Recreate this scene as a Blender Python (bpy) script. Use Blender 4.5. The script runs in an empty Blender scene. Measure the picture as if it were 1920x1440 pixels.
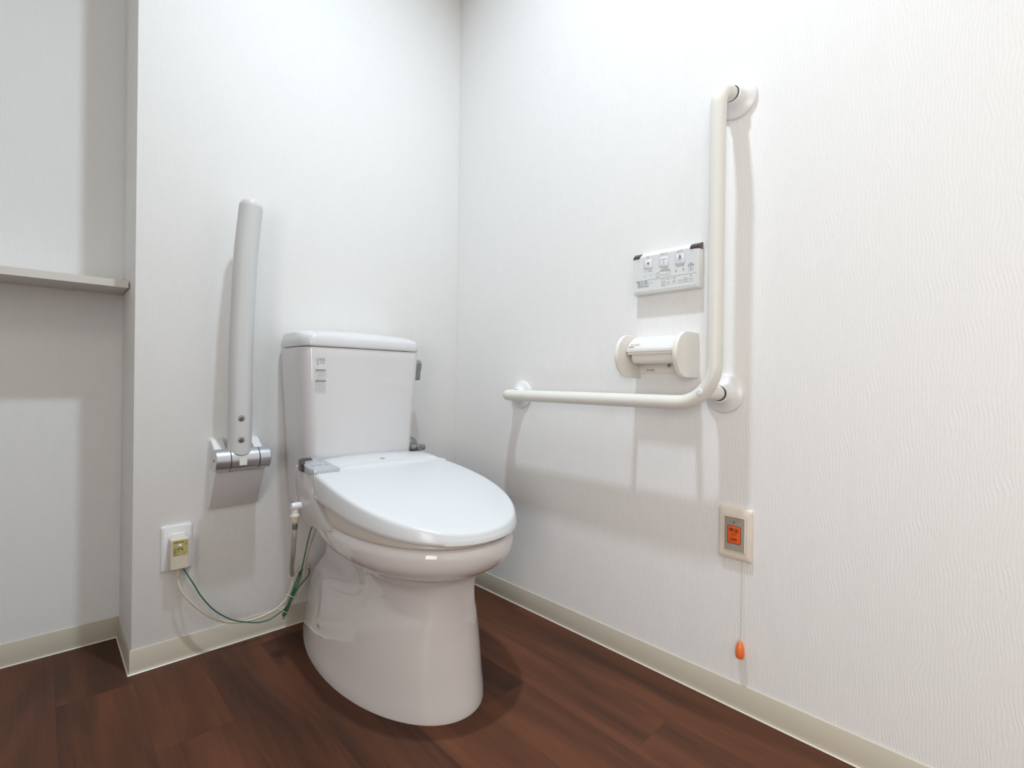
import bpy, bmesh, math, random
from mathutils import Vector, Matrix
random.seed(7)
D = bpy.data
S = bpy.context.scene
C = S.collection
PI = math.pi

# ------------------------------------------------------------------ camera
cam_d = D.cameras.new('camera'); cam = D.objects.new('camera', cam_d); C.objects.link(cam)
cam_d.sensor_fit = 'HORIZONTAL'; cam_d.sensor_width = 36.0
cam_d.lens = 937.845 * 36.0 / 1920.0
cam_d.clip_start = 0.02
RV = Vector((0.72726913, -0.68621883, 0.01353997))
UV = Vector((-0.00793283, 0.011322, 0.99990444))
FV = Vector((0.68630656, 0.72730704, -0.00279048))
m = Matrix.Identity(4)
for i in range(3):
    m[i][0] = RV[i]; m[i][1] = UV[i]; m[i][2] = -FV[i]
m[0][3], m[1][3], m[2][3] = -1.16037, -1.53921, 0.735
cam.matrix_world = m
S.camera = cam

# ------------------------------------------------------------------ world, exposure, lamps
w = D.worlds.new('world'); S.world = w; w.use_nodes = True
w.node_tree.nodes['Background'].inputs[0].default_value = (0.8, 0.85, 0.9, 1)
w.node_tree.nodes['Background'].inputs[1].default_value = 0.3
S.view_settings.view_transform = 'Standard'
S.view_settings.look = 'None'
S.view_settings.exposure = 0.10
S.view_settings.gamma = 1.0
S.view_settings.use_curve_mapping = False

def area(name, loc, rot, size, power, col, shape='DISK', size_y=None, spread=PI):
    l = D.lights.new(name, 'AREA'); l.shape = shape; l.size = size
    if size_y: l.size_y = size_y
    l.energy = power; l.color = col; l.spread = spread
    o = D.objects.new(name, l); C.objects.link(o)
    o.location = loc; o.rotation_euler = rot
    return o
CEIL = 2.78
area('ceiling_downlight', (-0.67, -0.88, CEIL - 0.012), (0, 0, 0), 0.085, 14.4, (0.77, 0.895, 1.0), spread=2.15)
area('added_ceiling_fill', (-1.20, -2.35, CEIL - 0.012), (0, 0, 0), 0.80, 7.5, (0.98, 1.0, 0.90), 'SQUARE')  # added soft fill lamp, out of view behind the camera
area('added_left_fill', (-2.515, -2.3, 1.0), (0, -PI / 2, 0), 1.18, 16.8, (1.0, 0.915, 0.85), 'RECTANGLE', 0.88, spread=2.3)  # added warm fill lamp, lifts the lower right wall

# ------------------------------------------------------------------ materials
def new_mat(name):
    mt = D.materials.new(name); mt.use_nodes = True
    nt = mt.node_tree; b = nt.nodes['Principled BSDF']
    return mt, nt, b
def N(nt, t, **kw):
    n = nt.nodes.new(t)
    for k, v in kw.items(): setattr(n, k, v)
    return n
def mth(nt, op, a, b=None, c=None):
    n = nt.nodes.new('ShaderNodeMath'); n.operation = op
    for i, v in enumerate((a, b, c)):
        if v is None: continue
        if isinstance(v, (int, float)): n.inputs[i].default_value = v
        else: nt.links.new(v, n.inputs[i])
    return n.outputs[0]
def plain(name, col, rough=0.4, metal=0.0, bump=0.0, scale=200.0, coat=0.0, spec=0.5, var=0.0, trans=0.0, emit=0.0):
    mt, nt, b = new_mat(name)
    b.inputs['Roughness'].default_value = rough
    b.inputs['Metallic'].default_value = metal
    b.inputs['Coat Weight'].default_value = coat
    b.inputs['Specular IOR Level'].default_value = spec
    b.inputs['Transmission Weight'].default_value = trans
    tc = N(nt, 'ShaderNodeTexCoord')
    nz = N(nt, 'ShaderNodeTexNoise'); nz.inputs['Scale'].default_value = scale
    nt.links.new(tc.outputs['Object'], nz.inputs['Vector'])
    cr = N(nt, 'ShaderNodeMixRGB'); cr.blend_type = 'MIX'
    cr.inputs[1].default_value = (*[c * (1 - var) for c in col], 1)
    cr.inputs[2].default_value = (*[min(1, c * (1 + var)) for c in col], 1)
    nt.links.new(nz.outputs['Fac'], cr.inputs[0])
    nt.links.new(cr.outputs[0], b.inputs['Base Color'])
    if bump > 0:
        bp = N(nt, 'ShaderNodeBump'); bp.inputs['Strength'].default_value = bump; bp.inputs['Distance'].default_value = 0.0005
        nt.links.new(nz.outputs['Fac'], bp.inputs['Height']); nt.links.new(bp.outputs[0], b.inputs['Normal'])
    if emit:
        b.inputs['Emission Color'].default_value = (*col, 1); b.inputs['Emission Strength'].default_value = emit
    return mt
def wallpaper(name, axis, strength=1.0, period=0.0054):
    mt, nt, b = new_mat(name)
    g = N(nt, 'ShaderNodeNewGeometry')
    sp = N(nt, 'ShaderNodeSeparateXYZ'); nt.links.new(g.outputs['Position'], sp.inputs[0])
    h = sp.outputs[axis]; z = sp.outputs[2]
    cb = N(nt, 'ShaderNodeCombineXYZ')
    nt.links.new(mth(nt, 'MULTIPLY', h, 20.0), cb.inputs[0]); nt.links.new(mth(nt, 'MULTIPLY', z, 12.0), cb.inputs[1])
    n1 = N(nt, 'ShaderNodeTexNoise'); n1.inputs['Scale'].default_value = 1.0; n1.inputs['Detail'].default_value = 1.5
    nt.links.new(cb.outputs[0], n1.inputs['Vector'])
    ph = mth(nt, 'ADD', mth(nt, 'MULTIPLY', h, 2 * PI / period), mth(nt, 'MULTIPLY', n1.outputs['Fac'], 30.0))
    s0 = mth(nt, 'SINE', ph)
    # a second thinner set of ridges breaks the regularity
    cb2 = N(nt, 'ShaderNodeCombineXYZ')
    nt.links.new(mth(nt, 'MULTIPLY', h, 330.0), cb2.inputs[0]); nt.links.new(mth(nt, 'MULTIPLY', z, 60.0), cb2.inputs[1])
    n2 = N(nt, 'ShaderNodeTexNoise'); n2.inputs['Scale'].default_value = 1.0; n2.inputs['Detail'].default_value = 2.0
    nt.links.new(cb2.outputs[0], n2.inputs['Vector'])
    s1 = mth(nt, 'MULTIPLY', s0, mth(nt, 'MULTIPLY_ADD', n2.outputs['Fac'], 2.4, -0.35))
    # weave
    wv = mth(nt, 'MULTIPLY', mth(nt, 'SINE', mth(nt, 'MULTIPLY', z, 2 * PI / 0.0031)), mth(nt, 'SINE', mth(nt, 'MULTIPLY', h, 2 * PI / 0.0033)))
    hh = mth(nt, 'ADD', mth(nt, 'MULTIPLY', s1, 0.5), mth(nt, 'ADD', mth(nt, 'MULTIPLY', n2.outputs['Fac'], 1.1), mth(nt, 'MULTIPLY', wv, 0.10)))
    bp = N(nt, 'ShaderNodeBump'); bp.inputs['Strength'].default_value = 0.42 * strength; bp.inputs['Distance'].default_value = 0.0006
    nt.links.new(hh, bp.inputs['Height']); nt.links.new(bp.outputs[0], b.inputs['Normal'])
    mix = N(nt, 'ShaderNodeMixRGB')
    mix.inputs[1].default_value = (0.85, 0.85, 0.845, 1); mix.inputs[2].default_value = (0.895, 0.895, 0.89, 1)
    nt.links.new(mth(nt, 'MULTIPLY_ADD', s1, 0.26 * strength, 0.5), mix.inputs[0])
    nt.links.new(mix.outputs[0], b.inputs['Base Color'])
    b.inputs['Roughness'].default_value = 0.62
    b.inputs['Specular IOR Level'].default_value = 0.25
    return mt
def wood_floor():
    mt, nt, b = new_mat('walnut_plank_floor')
    g = N(nt, 'ShaderNodeNewGeometry')
    sp = N(nt, 'ShaderNodeSeparateXYZ'); nt.links.new(g.outputs['Position'], sp.inputs[0])
    x, y = sp.outputs[0], sp.outputs[1]
    W = 0.14; L = 0.92
    u = mth(nt, 'DIVIDE', mth(nt, 'ADD', x, 0.85 + W * 20), W)
    iu = mth(nt, 'FLOOR', u); fu = mth(nt, 'FRACT', u)
    off = N(nt, 'ShaderNodeTexWhiteNoise'); off.noise_dimensions = '1D'; nt.links.new(iu, off.inputs['W'])
    vv = mth(nt, 'DIVIDE', mth(nt, 'ADD', mth(nt, 'ADD', y, 0.355 + L * 5), mth(nt, 'MULTIPLY', mth(nt, 'ADD', iu, -19.0), 0.31)), L)
    iv = mth(nt, 'FLOOR', vv); fv = mth(nt, 'FRACT', vv)
    cell = N(nt, 'ShaderNodeCombineXYZ'); nt.links.new(iu, cell.inputs[0]); nt.links.new(iv, cell.inputs[1])
    wn = N(nt, 'ShaderNodeTexWhiteNoise'); wn.noise_dimensions = '3D'; nt.links.new(cell.outputs[0], wn.inputs['Vector'])
    rnd = wn.outputs['Value']
    # broad figure along the plank
    c1 = N(nt, 'ShaderNodeCombineXYZ')
    nt.links.new(mth(nt, 'MULTIPLY_ADD', x, 13.0, mth(nt, 'MULTIPLY', rnd, 40.0)), c1.inputs[0])
    nt.links.new(mth(nt, 'MULTIPLY', y, 1.5), c1.inputs[1]); nt.links.new(mth(nt, 'MULTIPLY', rnd, 9.0), c1.inputs[2])
    n1 = N(nt, 'ShaderNodeTexNoise'); n1.inputs['Scale'].default_value = 1.0; n1.inputs['Detail'].default_value = 3.0; n1.inputs['Distortion'].default_value = 0.6
    nt.links.new(c1.outputs[0], n1.inputs['Vector'])
    c2 = N(nt, 'ShaderNodeCombineXYZ')
    nt.links.new(mth(nt, 'MULTIPLY_ADD', x, 230.0, mth(nt, 'MULTIPLY', n1.outputs['Fac'], 14.0)), c2.inputs[0])
    nt.links.new(mth(nt, 'MULTIPLY', y, 5.0), c2.inputs[1])
    n2 = N(nt, 'ShaderNodeTexNoise'); n2.inputs['Scale'].default_value = 1.0; n2.inputs['Detail'].default_value = 4.0
    nt.links.new(c2.outputs[0], n2.inputs['Vector'])
    val = mth(nt, 'ADD', mth(nt, 'MULTIPLY', rnd, 0.13), mth(nt, 'ADD', mth(nt, 'MULTIPLY_ADD', n1.outputs['Fac'], 0.60, 0.13), mth(nt, 'MULTIPLY', n2.outputs['Fac'], 0.20)))
    cr = N(nt, 'ShaderNodeValToRGB'); nt.links.new(val, cr.inputs[0])
    e = cr.color_ramp.elements
    e[0].position = 0.36; e[0].color = (0.034, 0.018, 0.013, 1)
    e[1].position = 0.80; e[1].color = (0.165, 0.060, 0.030, 1)
    k = e.new(0.50); k.color = (0.064, 0.027, 0.016, 1)
    k = e.new(0.63); k.color = (0.105, 0.040, 0.021, 1)
    # fine dark seams
    su = mth(nt, 'LESS_THAN', mth(nt, 'MINIMUM', fu, mth(nt, 'SUBTRACT', 1.0, fu)), 0.004)
    sv = mth(nt, 'LESS_THAN', mth(nt, 'MINIMUM', fv, mth(nt, 'SUBTRACT', 1.0, fv)), 0.0009)
    seam = mth(nt, 'MAXIMUM', su, sv)
    mix = N(nt, 'ShaderNodeMixRGB'); nt.links.new(mth(nt, 'MULTIPLY', seam, 0.22), mix.inputs[0])
    nt.links.new(cr.outputs[0], mix.inputs[1]); mix.inputs[2].default_value = (0.02, 0.01, 0.008, 1)
    nt.links.new(mix.outputs[0], b.inputs['Base Color'])
    b.inputs['Roughness'].default_value = 0.42
    b.inputs['Specular IOR Level'].default_value = 0.16
    bp = N(nt, 'ShaderNodeBump'); bp.inputs['Strength'].default_value = 0.12; bp.inputs['Distance'].default_value = 0.0004
    nt.links.new(n2.outputs['Fac'], bp.inputs['Height']); nt.links.new(bp.outputs[0], b.inputs['Normal'])
    return mt

M = {}
M['wall_y'] = wallpaper('wallpaper_on_right', 1, 1.5)
M['wall_x'] = wallpaper('wallpaper_on_back', 0, 0.95, 0.0046)
M['floor'] = wood_floor()
M['ceil'] = plain('ceiling_paint', (0.86, 0.86, 0.85), 0.7, bump=0.2)
M['skirt'] = plain('beige_vinyl_baseboard', (0.62, 0.565, 0.465), 0.38, var=0.03, scale=12)
M['skirt_toe'] = plain('baseboard_toe_highlight', (0.86, 0.83, 0.76), 0.28, var=0.02, scale=12)  # highlight on the cove toe, put into the colour
M['shelf'] = plain('pale_laminate', (0.72, 0.69, 0.65), 0.4, var=0.02, scale=30)
M['ceramic'] = plain('glazed_ceramic', (0.755, 0.72, 0.72), 0.07, coat=0.6, var=0.01, scale=3)
M['tankc'] = plain('glazed_tank_ceramic', (0.71, 0.705, 0.72), 0.10, coat=0.5, var=0.01, scale=3)
M['lid'] = plain('white_lid_plastic', (0.70, 0.715, 0.73), 0.20, var=0.005, scale=5)
M['unit'] = plain('white_unit_plastic', (0.64, 0.62, 0.62), 0.28, var=0.005, scale=5)
M['seat'] = plain('ivory_seat_plastic', (0.68, 0.62, 0.56), 0.3, var=0.01, scale=5)
M['silver'] = plain('silver_plastic', (0.56, 0.58, 0.62), 0.33, metal=0.35, var=0.02, scale=400)
M['alu'] = plain('brushed_aluminium', (0.62, 0.63, 0.67), 0.30, metal=0.85, var=0.04, scale=500)
M['chrome'] = plain('chromed_brass', (0.55, 0.55, 0.56), 0.18, metal=1.0)
M['steel'] = plain('steel_screw', (0.35, 0.33, 0.31), 0.28, metal=1.0)
M['greymetal'] = plain('satin_grey_metal', (0.34, 0.34, 0.35), 0.35, metal=0.7)
M['black'] = plain('black_gloss_plastic', (0.018, 0.017, 0.02), 0.18)
M['darkbrown'] = plain('smoked_window_plastic', (0.07, 0.055, 0.058), 0.2)
M['dark'] = plain('dark_gap', (0.03, 0.028, 0.026), 0.6)
M['rail'] = plain('ivory_rail_coating', (0.80, 0.785, 0.73), 0.42, var=0.01, scale=20)
M['flange'] = plain('white_flange_plastic', (0.83, 0.83, 0.84), 0.28)
M['armcap'] = plain('pale_grey_cap_plastic', (0.66, 0.665, 0.68), 0.22)
M['armgrey'] = plain('pale_grey_arm_coating', (0.63, 0.63, 0.635), 0.42, var=0.01, scale=20)
M['white'] = plain('white_plastic', (0.82, 0.82, 0.83), 0.28)
M['remote'] = plain('remote_shell_plastic', (0.80, 0.80, 0.765), 0.35)
M['remoteface'] = plain('remote_face_film', (0.76, 0.79, 0.79), 0.3)
M['button'] = plain('pale_button', (0.83, 0.85, 0.90), 0.3)
M['holder'] = plain('cream_holder_plastic', (0.84, 0.81, 0.755), 0.33)
M['holderlight'] = plain('white_holder_cover', (0.82, 0.81, 0.79), 0.25)
M['plate'] = plain('cream_switch_plate', (0.83, 0.75, 0.65), 0.30)
M['greyplate'] = plain('grey_metallic_insert', (0.36, 0.325, 0.28), 0.45)
M['orange'] = plain('orange_button_film', (0.85, 0.13, 0.022), 0.35)
M['orangeknob'] = plain('orange_knob_plastic', (0.90, 0.20, 0.045), 0.22)
M['brownprint'] = plain('dark_brown_print', (0.09, 0.02, 0.008), 0.5)
M['print'] = plain('grey_print', (0.22, 0.22, 0.245), 0.5)
M['softprint'] = plain('pale_grey_print', (0.42, 0.43, 0.46), 0.5)
M['darkprint'] = plain('dark_print', (0.05, 0.05, 0.06), 0.5)
M['red'] = plain('red_mark', (0.35, 0.02, 0.05), 0.5)
M['yellow'] = plain('yellow_label_film', (0.58, 0.50, 0.20), 0.35)
M['ivory'] = plain('ivory_plug_plastic', (0.72, 0.66, 0.55), 0.35)
M['cord'] = plain('ivory_cord_sheath', (0.66, 0.60, 0.48), 0.42)
M['green'] = plain('green_wire_sheath', (0.012, 0.13, 0.065), 0.4)
M['hose'] = plain('clear_grey_hose', (0.42, 0.39, 0.36), 0.3)
M['string'] = plain('cream_string', (0.70, 0.64, 0.54), 0.7)

# ------------------------------------------------------------------ object helpers
def finish(bm, name, mat, parent=None, origin=(0, 0, 0), angle=32, smooth=True):
    bmesh.ops.recalc_face_normals(bm, faces=bm.faces)
    ca = math.radians(angle)
    for f in bm.faces: f.smooth = smooth
    for e in bm.edges:
        if len(e.link_faces) == 2 and e.calc_face_angle(0) > ca: e.smooth = False
    o3 = Vector(origin)
    for v in bm.verts: v.co -= o3
    me = D.meshes.new(name); bm.to_mesh(me); bm.free()
    mats = mat if isinstance(mat, (list, tuple)) else [mat]
    for q in mats: me.materials.append(M[q])
    o = D.objects.new(name, me); C.objects.link(o)
    if parent: o.parent = parent
    else: o.location = origin
    return o
class Thing:
    def __init__(s, name, loc, label, cat, group=None):
        o = D.objects.new(name, None); C.objects.link(o); o.location = loc
        o.empty_display_size = 0.05
        o['label'] = label; o['category'] = cat
        if group: o['group'] = group
        s.o = o; s.loc = Vector(loc)
    def part(s, name, bm, mat, parent=None, label=None, angle=32, smooth=True):
        o = finish(bm, name, mat, parent or s.o, s.loc, angle, smooth)
        if label: o['label'] = label
        return o
def structure(name, bm, mat, angle=32):
    o = finish(bm, name, mat, None, (0, 0, 0), angle); o['kind'] = 'structure'; return o
def solo(name, bm, mat, label, cat, loc):
    o = finish(bm, name, mat, None, loc); o['label'] = label; o['category'] = cat; return o

def NB(): return bmesh.new()
def box(bm, x0, x1, y0, y1, z0, z1, bev=0.0, seg=2):
    t = bmesh.new()
    r = bmesh.ops.create_cube(t, size=1)
    for v in t.verts:
        v.co = Vector(((x0 + x1) / 2 + v.co.x * (x1 - x0), (y0 + y1) / 2 + v.co.y * (y1 - y0), (z0 + z1) / 2 + v.co.z * (z1 - z0)))
    if bev: bmesh.ops.bevel(t, geom=t.edges[:], offset=bev, segments=seg, profile=0.5, affect='EDGES')
    merge(bm, t); return bm
def merge(bm, t):
    me = D.meshes.new('tmp'); t.to_mesh(me); t.free(); bm.from_mesh(me); D.meshes.remove(me)
def ring_loft(bm, rings, cap0=True, cap1=True, mi=0, closed=True):
    vs = [[bm.verts.new(p) for p in r] for r in rings]
    n = len(rings[0])
    for a, b in zip(vs[:-1], vs[1:]):
        for i in range(n if closed else n - 1):
            j = (i + 1) % n
            f = bm.faces.new((a[i], a[j], b[j], b[i])); f.material_index = mi
    if cap0: bm.faces.new(vs[0][::-1]).material_index = mi
    if cap1: bm.faces.new(vs[-1]).material_index = mi
    return bm
def frame_for(d):
    d = Vector(d).normalized()
    a = Vector((0, 0, 1)) if abs(d.z) < 0.9 else Vector((1, 0, 0))
    u = a.cross(d).normalized(); v = d.cross(u)
    return u, v, d
def lathe(bm, base, axis, prof, n=40, cap0=True, cap1=True):
    u, v, d = frame_for(axis); base = Vector(base)
    rings = [[base + d * h + (u * math.cos(2 * PI * k / n) + v * math.sin(2 * PI * k / n)) * max(r, 1e-5) for k in range(n)] for r, h in prof]
    return ring_loft(bm, rings, cap0, cap1)
def smooth_path(pts, sub=8):
    P = [Vector(p) for p in pts]; out = []
    for i in range(len(P) - 1):
        p0 = P[max(i - 1, 0)]; p1 = P[i]; p2 = P[i + 1]; p3 = P[min(i + 2, len(P) - 1)]
        for k in range(sub):
            t = k / sub
            out.append(0.5 * ((2 * p1) + (p2 - p0) * t + (2 * p0 - 5 * p1 + 4 * p2 - p3) * t * t + (-p0 + 3 * p1 - 3 * p2 + p3) * t ** 3))
    out.append(P[-1]); return out
def tube(bm, path, r, n=16, cap=True):
    P = [Vector(p) for p in path]
    R = r if isinstance(r, (list, tuple)) else [r] * len(P)
    t0 = (P[1] - P[0]).normalized(); u, v, _ = frame_for(t0); rings = []
    for i, p in enumerate(P):
        a = P[max(i - 1, 0)]; b = P[min(i + 1, len(P) - 1)]
        t = (b - a).normalized()
        u = (u - t * u.dot(t)).normalized(); v = t.cross(u)
        rings.append([p + (u * math.cos(2 * PI * k / n) + v * math.sin(2 * PI * k / n)) * R[i] for k in range(n)])
    return ring_loft(bm, rings, cap, cap)
def arc_corner(a, c, b, r, n=12):
    """points rounding the corner c between a and b with radius r"""
    a, c, b = Vector(a), Vector(c), Vector(b)
    d1 = (a - c).normalized(); d2 = (b - c).normalized()
    ang = d1.angle(d2); t = r / math.tan(ang / 2)
    p1 = c + d1 * t; p2 = c + d2 * t
    cen = c + (d1 + d2).normalized() * (r / math.sin(ang / 2))
    out = []
    v1 = p1 - cen; v2 = p2 - cen; om = v1.angle(v2)
    for k in range(n + 1):
        s = k / n
        out.append(cen + (v1 * math.sin((1 - s) * om) + v2 * math.sin(s * om)) / math.sin(om))
    return out
def rrect(w, h, r, n=6):
    """rounded rectangle outline centred on 0 as (a, b) pairs"""
    out = []
    for cx, cy, a0 in ((w / 2 - r, h / 2 - r, 0), (-w / 2 + r, h / 2 - r, PI / 2), (-w / 2 + r, -h / 2 + r, PI), (w / 2 - r, -h / 2 + r, 3 * PI / 2)):
        for k in range(n + 1):
            a = a0 + PI / 2 * k / n
            out.append((cx + r * math.cos(a), cy + r * math.sin(a)))
    return out
def wall_pt(wall, a, b, d):
    """a = along the wall, b = height, d = distance into the room"""
    return Vector((-d, a, b)) if wall == 'R' else Vector((a, -d, b))
def plate(bm, wall, ca, cb, layers, n=6):
    """stack of rounded rectangles: (w, h, r, d)"""
    rings = [[wall_pt(wall, ca + a, cb + b, d) for a, b in rrect(w_, h_, r_, n)] for w_, h_, r_, d in layers]
    return ring_loft(bm, rings)
def prism(bm, poly, axis, lo, hi, bev=0.0, seg=2):
    """extrude a polygon of (a, b) pairs along an axis: 'x' -> (y,z), 'y' -> (x,z), 'z' -> (x,y)"""
    t = bmesh.new()
    def P(a, b, c): return {'x': (c, a, b), 'y': (a, c, b), 'z': (a, b, c)}[axis]
    ring_loft(t, [[P(a, b, lo) for a, b in poly], [P(a, b, hi) for a, b in poly]])
    bmesh.ops.recalc_face_normals(t, faces=t.faces)
    if bev: bmesh.ops.bevel(t, geom=[e for e in t.edges if e.calc_face_angle(0) > 0.5], offset=bev, segments=seg, profile=0.5, affect='EDGES')
    merge(bm, t); return bm
def quad(bm, p, u, v, w_, h_, th=0.0003, mi=0):
    """thin slab: corner p, unit u, v, sizes"""
    p, u, v = Vector(p), Vector(u), Vector(v); n = u.cross(v).normalized() * th
    a = [p, p + u * w_, p + u * w_ + v * h_, p + v * h_]
    vs = [bm.verts.new(q) for q in a] + [bm.verts.new(q + n) for q in a]
    for f in ((3, 2, 1, 0), (4, 5, 6, 7), (0, 1, 5, 4), (1, 2, 6, 5), (2, 3, 7, 6), (3, 0, 4, 7)):
        bm.faces.new([vs[i] for i in f]).material_index = mi
def text(bm, s, p, u, v, size, align='CENTER', th=0.0002, bold=0.0, mi=0, xs=1.0):
    """lettering as thin raised print: p = anchor on the surface, u = reading direction, v = up"""
    cu = D.curves.new('t', 'FONT'); cu.body = s; cu.size = size; cu.align_x = align; cu.align_y = 'CENTER'
    cu.extrude = 0.0; cu.offset = bold; cu.resolution_u = 3
    o = D.objects.new('t', cu); C.objects.link(o)
    dg = bpy.context.evaluated_depsgraph_get(); dg.update()
    me = D.meshes.new_from_object(o.evaluated_get(dg))
    p, u, v = Vector(p), Vector(u).normalized(), Vector(v).normalized(); n = u.cross(v)
    for q in me.vertices:
        c = q.co.copy(); q.co = p + u * c.x * xs + v * c.y + n * th
    k = len(bm.faces); bm.from_mesh(me); bm.faces.ensure_lookup_table()
    for f in bm.faces[k:]: f.material_index = mi
    D.meshes.remove(me); D.objects.remove(o); D.curves.remove(cu)

# ------------------------------------------------------------------ the room
XP = -0.9915      # outer edge of the wall behind the toilet
YR = 0.2517       # recess wall
XL, YF = -2.55, -2.95
T = 0.10
structure('floor', box(NB(), XL - T, T, YF - T, YR + T, -0.05, 0.0), 'floor')
structure('ceiling', box(NB(), XL - T, T, YF - T, YR + T, CEIL, CEIL + 0.05), 'ceil')
structure('wall_right', box(NB(), 0, T, YF - T, YR + T, 0, CEIL), 'wall_y')
structure('wall_back', box(NB(), XP, 0, 0, YR + T, 0, CEIL, 0.0015), ['wall_x'])
structure('wall_recess', box(NB(), XL, XP, YR, YR + T, 0, CEIL), 'wall_x')
structure('wall_left', box(NB(), XL - T, XL, YF - T, YR + T, 0, CEIL), 'wall_y')
structure('wall_front', box(NB(), XL, 0, YF - T, YF, 0, CEIL), 'wall_x')

wb = NB()
for a_, b_, c_, d_ in ((-2.80, -2.76, 0.36, 1.64), (-1.84, -1.80, 0.36, 1.64), (-2.76, -1.84, 0.36, 0.40), (-2.76, -1.84, 1.60, 1.64)): box(wb, XL, XL + 0.05, a_, b_, c_, d_, 0.003)
structure('added_fill_frame', wb, 'shelf')  # unseen frame added around the left fill lamp

BH = 0.0589
prof = [(0, 0), (0.0075, 0), (0.0075, 0.0010), (0.0062, 0.0020), (0.0046, 0.0045), (0.0036, 0.0110), (0.0032, BH - 0.0012), (0.0022, BH), (0, BH)]
def baseboard(name, path, inward):
    """path: floor points, inward: offset directions (unit, mitred) at each point"""
    bm = NB(); rings = []
    for (px, py), (ix, iy) in zip(path, inward):
        rings.append([(px + ix * d, py + iy * d, z) for d, z in prof])
    vs = [[bm.verts.new(p) for p in r] for r in rings]; n = len(prof)
    for a, b in zip(vs[:-1], vs[1:]):
        for i in range(n):
            j = (i + 1) % n
            f = bm.faces.new((a[i], a[j], b[j], b[i]))
            f.material_index = 1 if i in (1, 2) else 0
    bm.faces.new(vs[0]); bm.faces.new(vs[-1][::-1])
    structure(name, bm, ['skirt', 'skirt_toe'], 50)
baseboard('baseboard_right', [(0, 0), (0, YF)], [(-1, -1), (-1, 1)])
baseboard('baseboard_back', [(XP, 0), (0, 0)], [(-1, -1), (-1, -1)])
baseboard('baseboard_return', [(XP, YR), (XP, 0)], [(-1, -1), (-1, -1)])
baseboard('baseboard_recess', [(XL, YR), (XP, YR)], [(1, -1), (-1, -1)])

# shelf in the recess
sh = Thing('wall_shelf', (-1.6, YR, 0.967), 'long pale laminate shelf board fixed across the wall recess', 'shelf')
sh.part('shelf_board', box(NB(), XL, XP - 0.0035, 0.094, YR, 0.967, 0.9865, 0.0012), 'shelf')
sh.part('edge_band', box(NB(), XL, XP - 0.0035, 0.0932, 0.0941, 0.9675, 0.986), 'shelf')

# ------------------------------------------------------------------ toilet bowl
TX = -0.4755
toilet = Thing('toilet', (TX, -0.35, 0.0), 'white glazed floor-standing toilet with a high tank against the back wall', 'toilet')
def interp(tab, z):
    if z <= tab[0][0]: return tab[0][1:]
    for a, b in zip(tab[:-1], tab[1:]):
        if z <= b[0]:
            t = (z - a[0]) / (b[0] - a[0]) if b[0] > a[0] else 0
            return [p + (q - p) * t for p, q in zip(a[1:], b[1:])]
    return tab[-1][1:]
# each row: z, yb, [half widths at s=0,.25,.5,.75,1 from the back to ym], ym, tip, exponent
rows = [
 (0.000, -0.045, (.113, .139, .157, .167, .171), -0.34, -0.682, 2.05),
 (0.006, -0.045, (.113, .139, .157, .167, .171), -0.34, -0.682, 2.05),
 (0.022, -0.046, (.110, .135, .154, .165, .169), -0.34, -0.679, 2.08),
 (0.050, -0.048, (.106, .130, .149, .159, .162), -0.35, -0.672, 2.15),
 (0.090, -0.051, (.101, .123, .141, .150, .153), -0.37, -0.664, 2.25),
 (0.135, -0.054, (.096, .115, .131, .139, .142), -0.38, -0.657, 2.4),
 (0.165, -0.057, (.089, .110, .124, .130, .133), -0.39, -0.653, 2.5),
 (0.187, -0.060, (.078, .101, .115, .121, .125), -0.40, -0.652, 2.55),
 (0.202, -0.062, (.064, .086, .101, .110, .118), -0.41, -0.651, 2.6),
 (0.214, -0.063, (.056, .069, .083, .098, .112), -0.42, -0.651, 2.6),
 (0.228, -0.063, (.053, .060, .069, .087, .108), -0.43, -0.651, 2.6),
 (0.248, -0.063, (.053, .057, .064, .082, .106), -0.43, -0.651, 2.6),
 (0.270, -0.063, (.053, .059, .068, .085, .108), -0.43, -0.653, 2.55),
 (0.290, -0.062, (.054, .069, .084, .099, .117), -0.46, -0.658, 2.45),
 (0.305, -0.061, (.058, .080, .101, .119, .132), -0.46, -0.672, 2.35),
 (0.315, -0.058, (.066, .095, .121, .142, .153), -0.46, -0.696, 2.25),
 (0.324, -0.054, (.078, .109, .139, .161, .171), -0.46, -0.717, 2.2),
 (0.335, -0.050, (.092, .123, .152, .174, .183), -0.46, -0.732, 2.15),
 (0.348, -0.046, (.105, .135, .162, .182, .191), -0.46, -0.742, 2.15),
 (0.362, -0.043, (.115, .142, .168, .187, .195), -0.46, -0.747, 2.15),
 (0.376, -0.040, (.121, .146, .170, .188, .196), -0.46, -0.748, 2.15),
 (0.388, -0.040, (.122, .146, .168, .186, .193), -0.46, -0.744, 2.15),
 (0.3925, -0.041, (.120, .143, .165, .182, .189), -0.46, -0.738, 2.15),
]
def side_w(ws, s):
    # smooth interpolation through five widths
    k = min(int(s * 4), 3); t = s * 4 - k
    p = lambda i: ws[max(0, min(4, i))]
    p0, p1, p2, p3 = (p(k - 1) if k > 0 else 2 * p(0) - p(1)), p(k), p(k + 1), (p(k + 2) if k < 3 else p(3))
    return 0.5 * (2 * p1 + (p2 - p0) * t + (2 * p0 - 5 * p1 + 4 * p2 - p3) * t * t + (-p0 + 3 * p1 - 3 * p2 + p3) * t ** 3)
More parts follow.
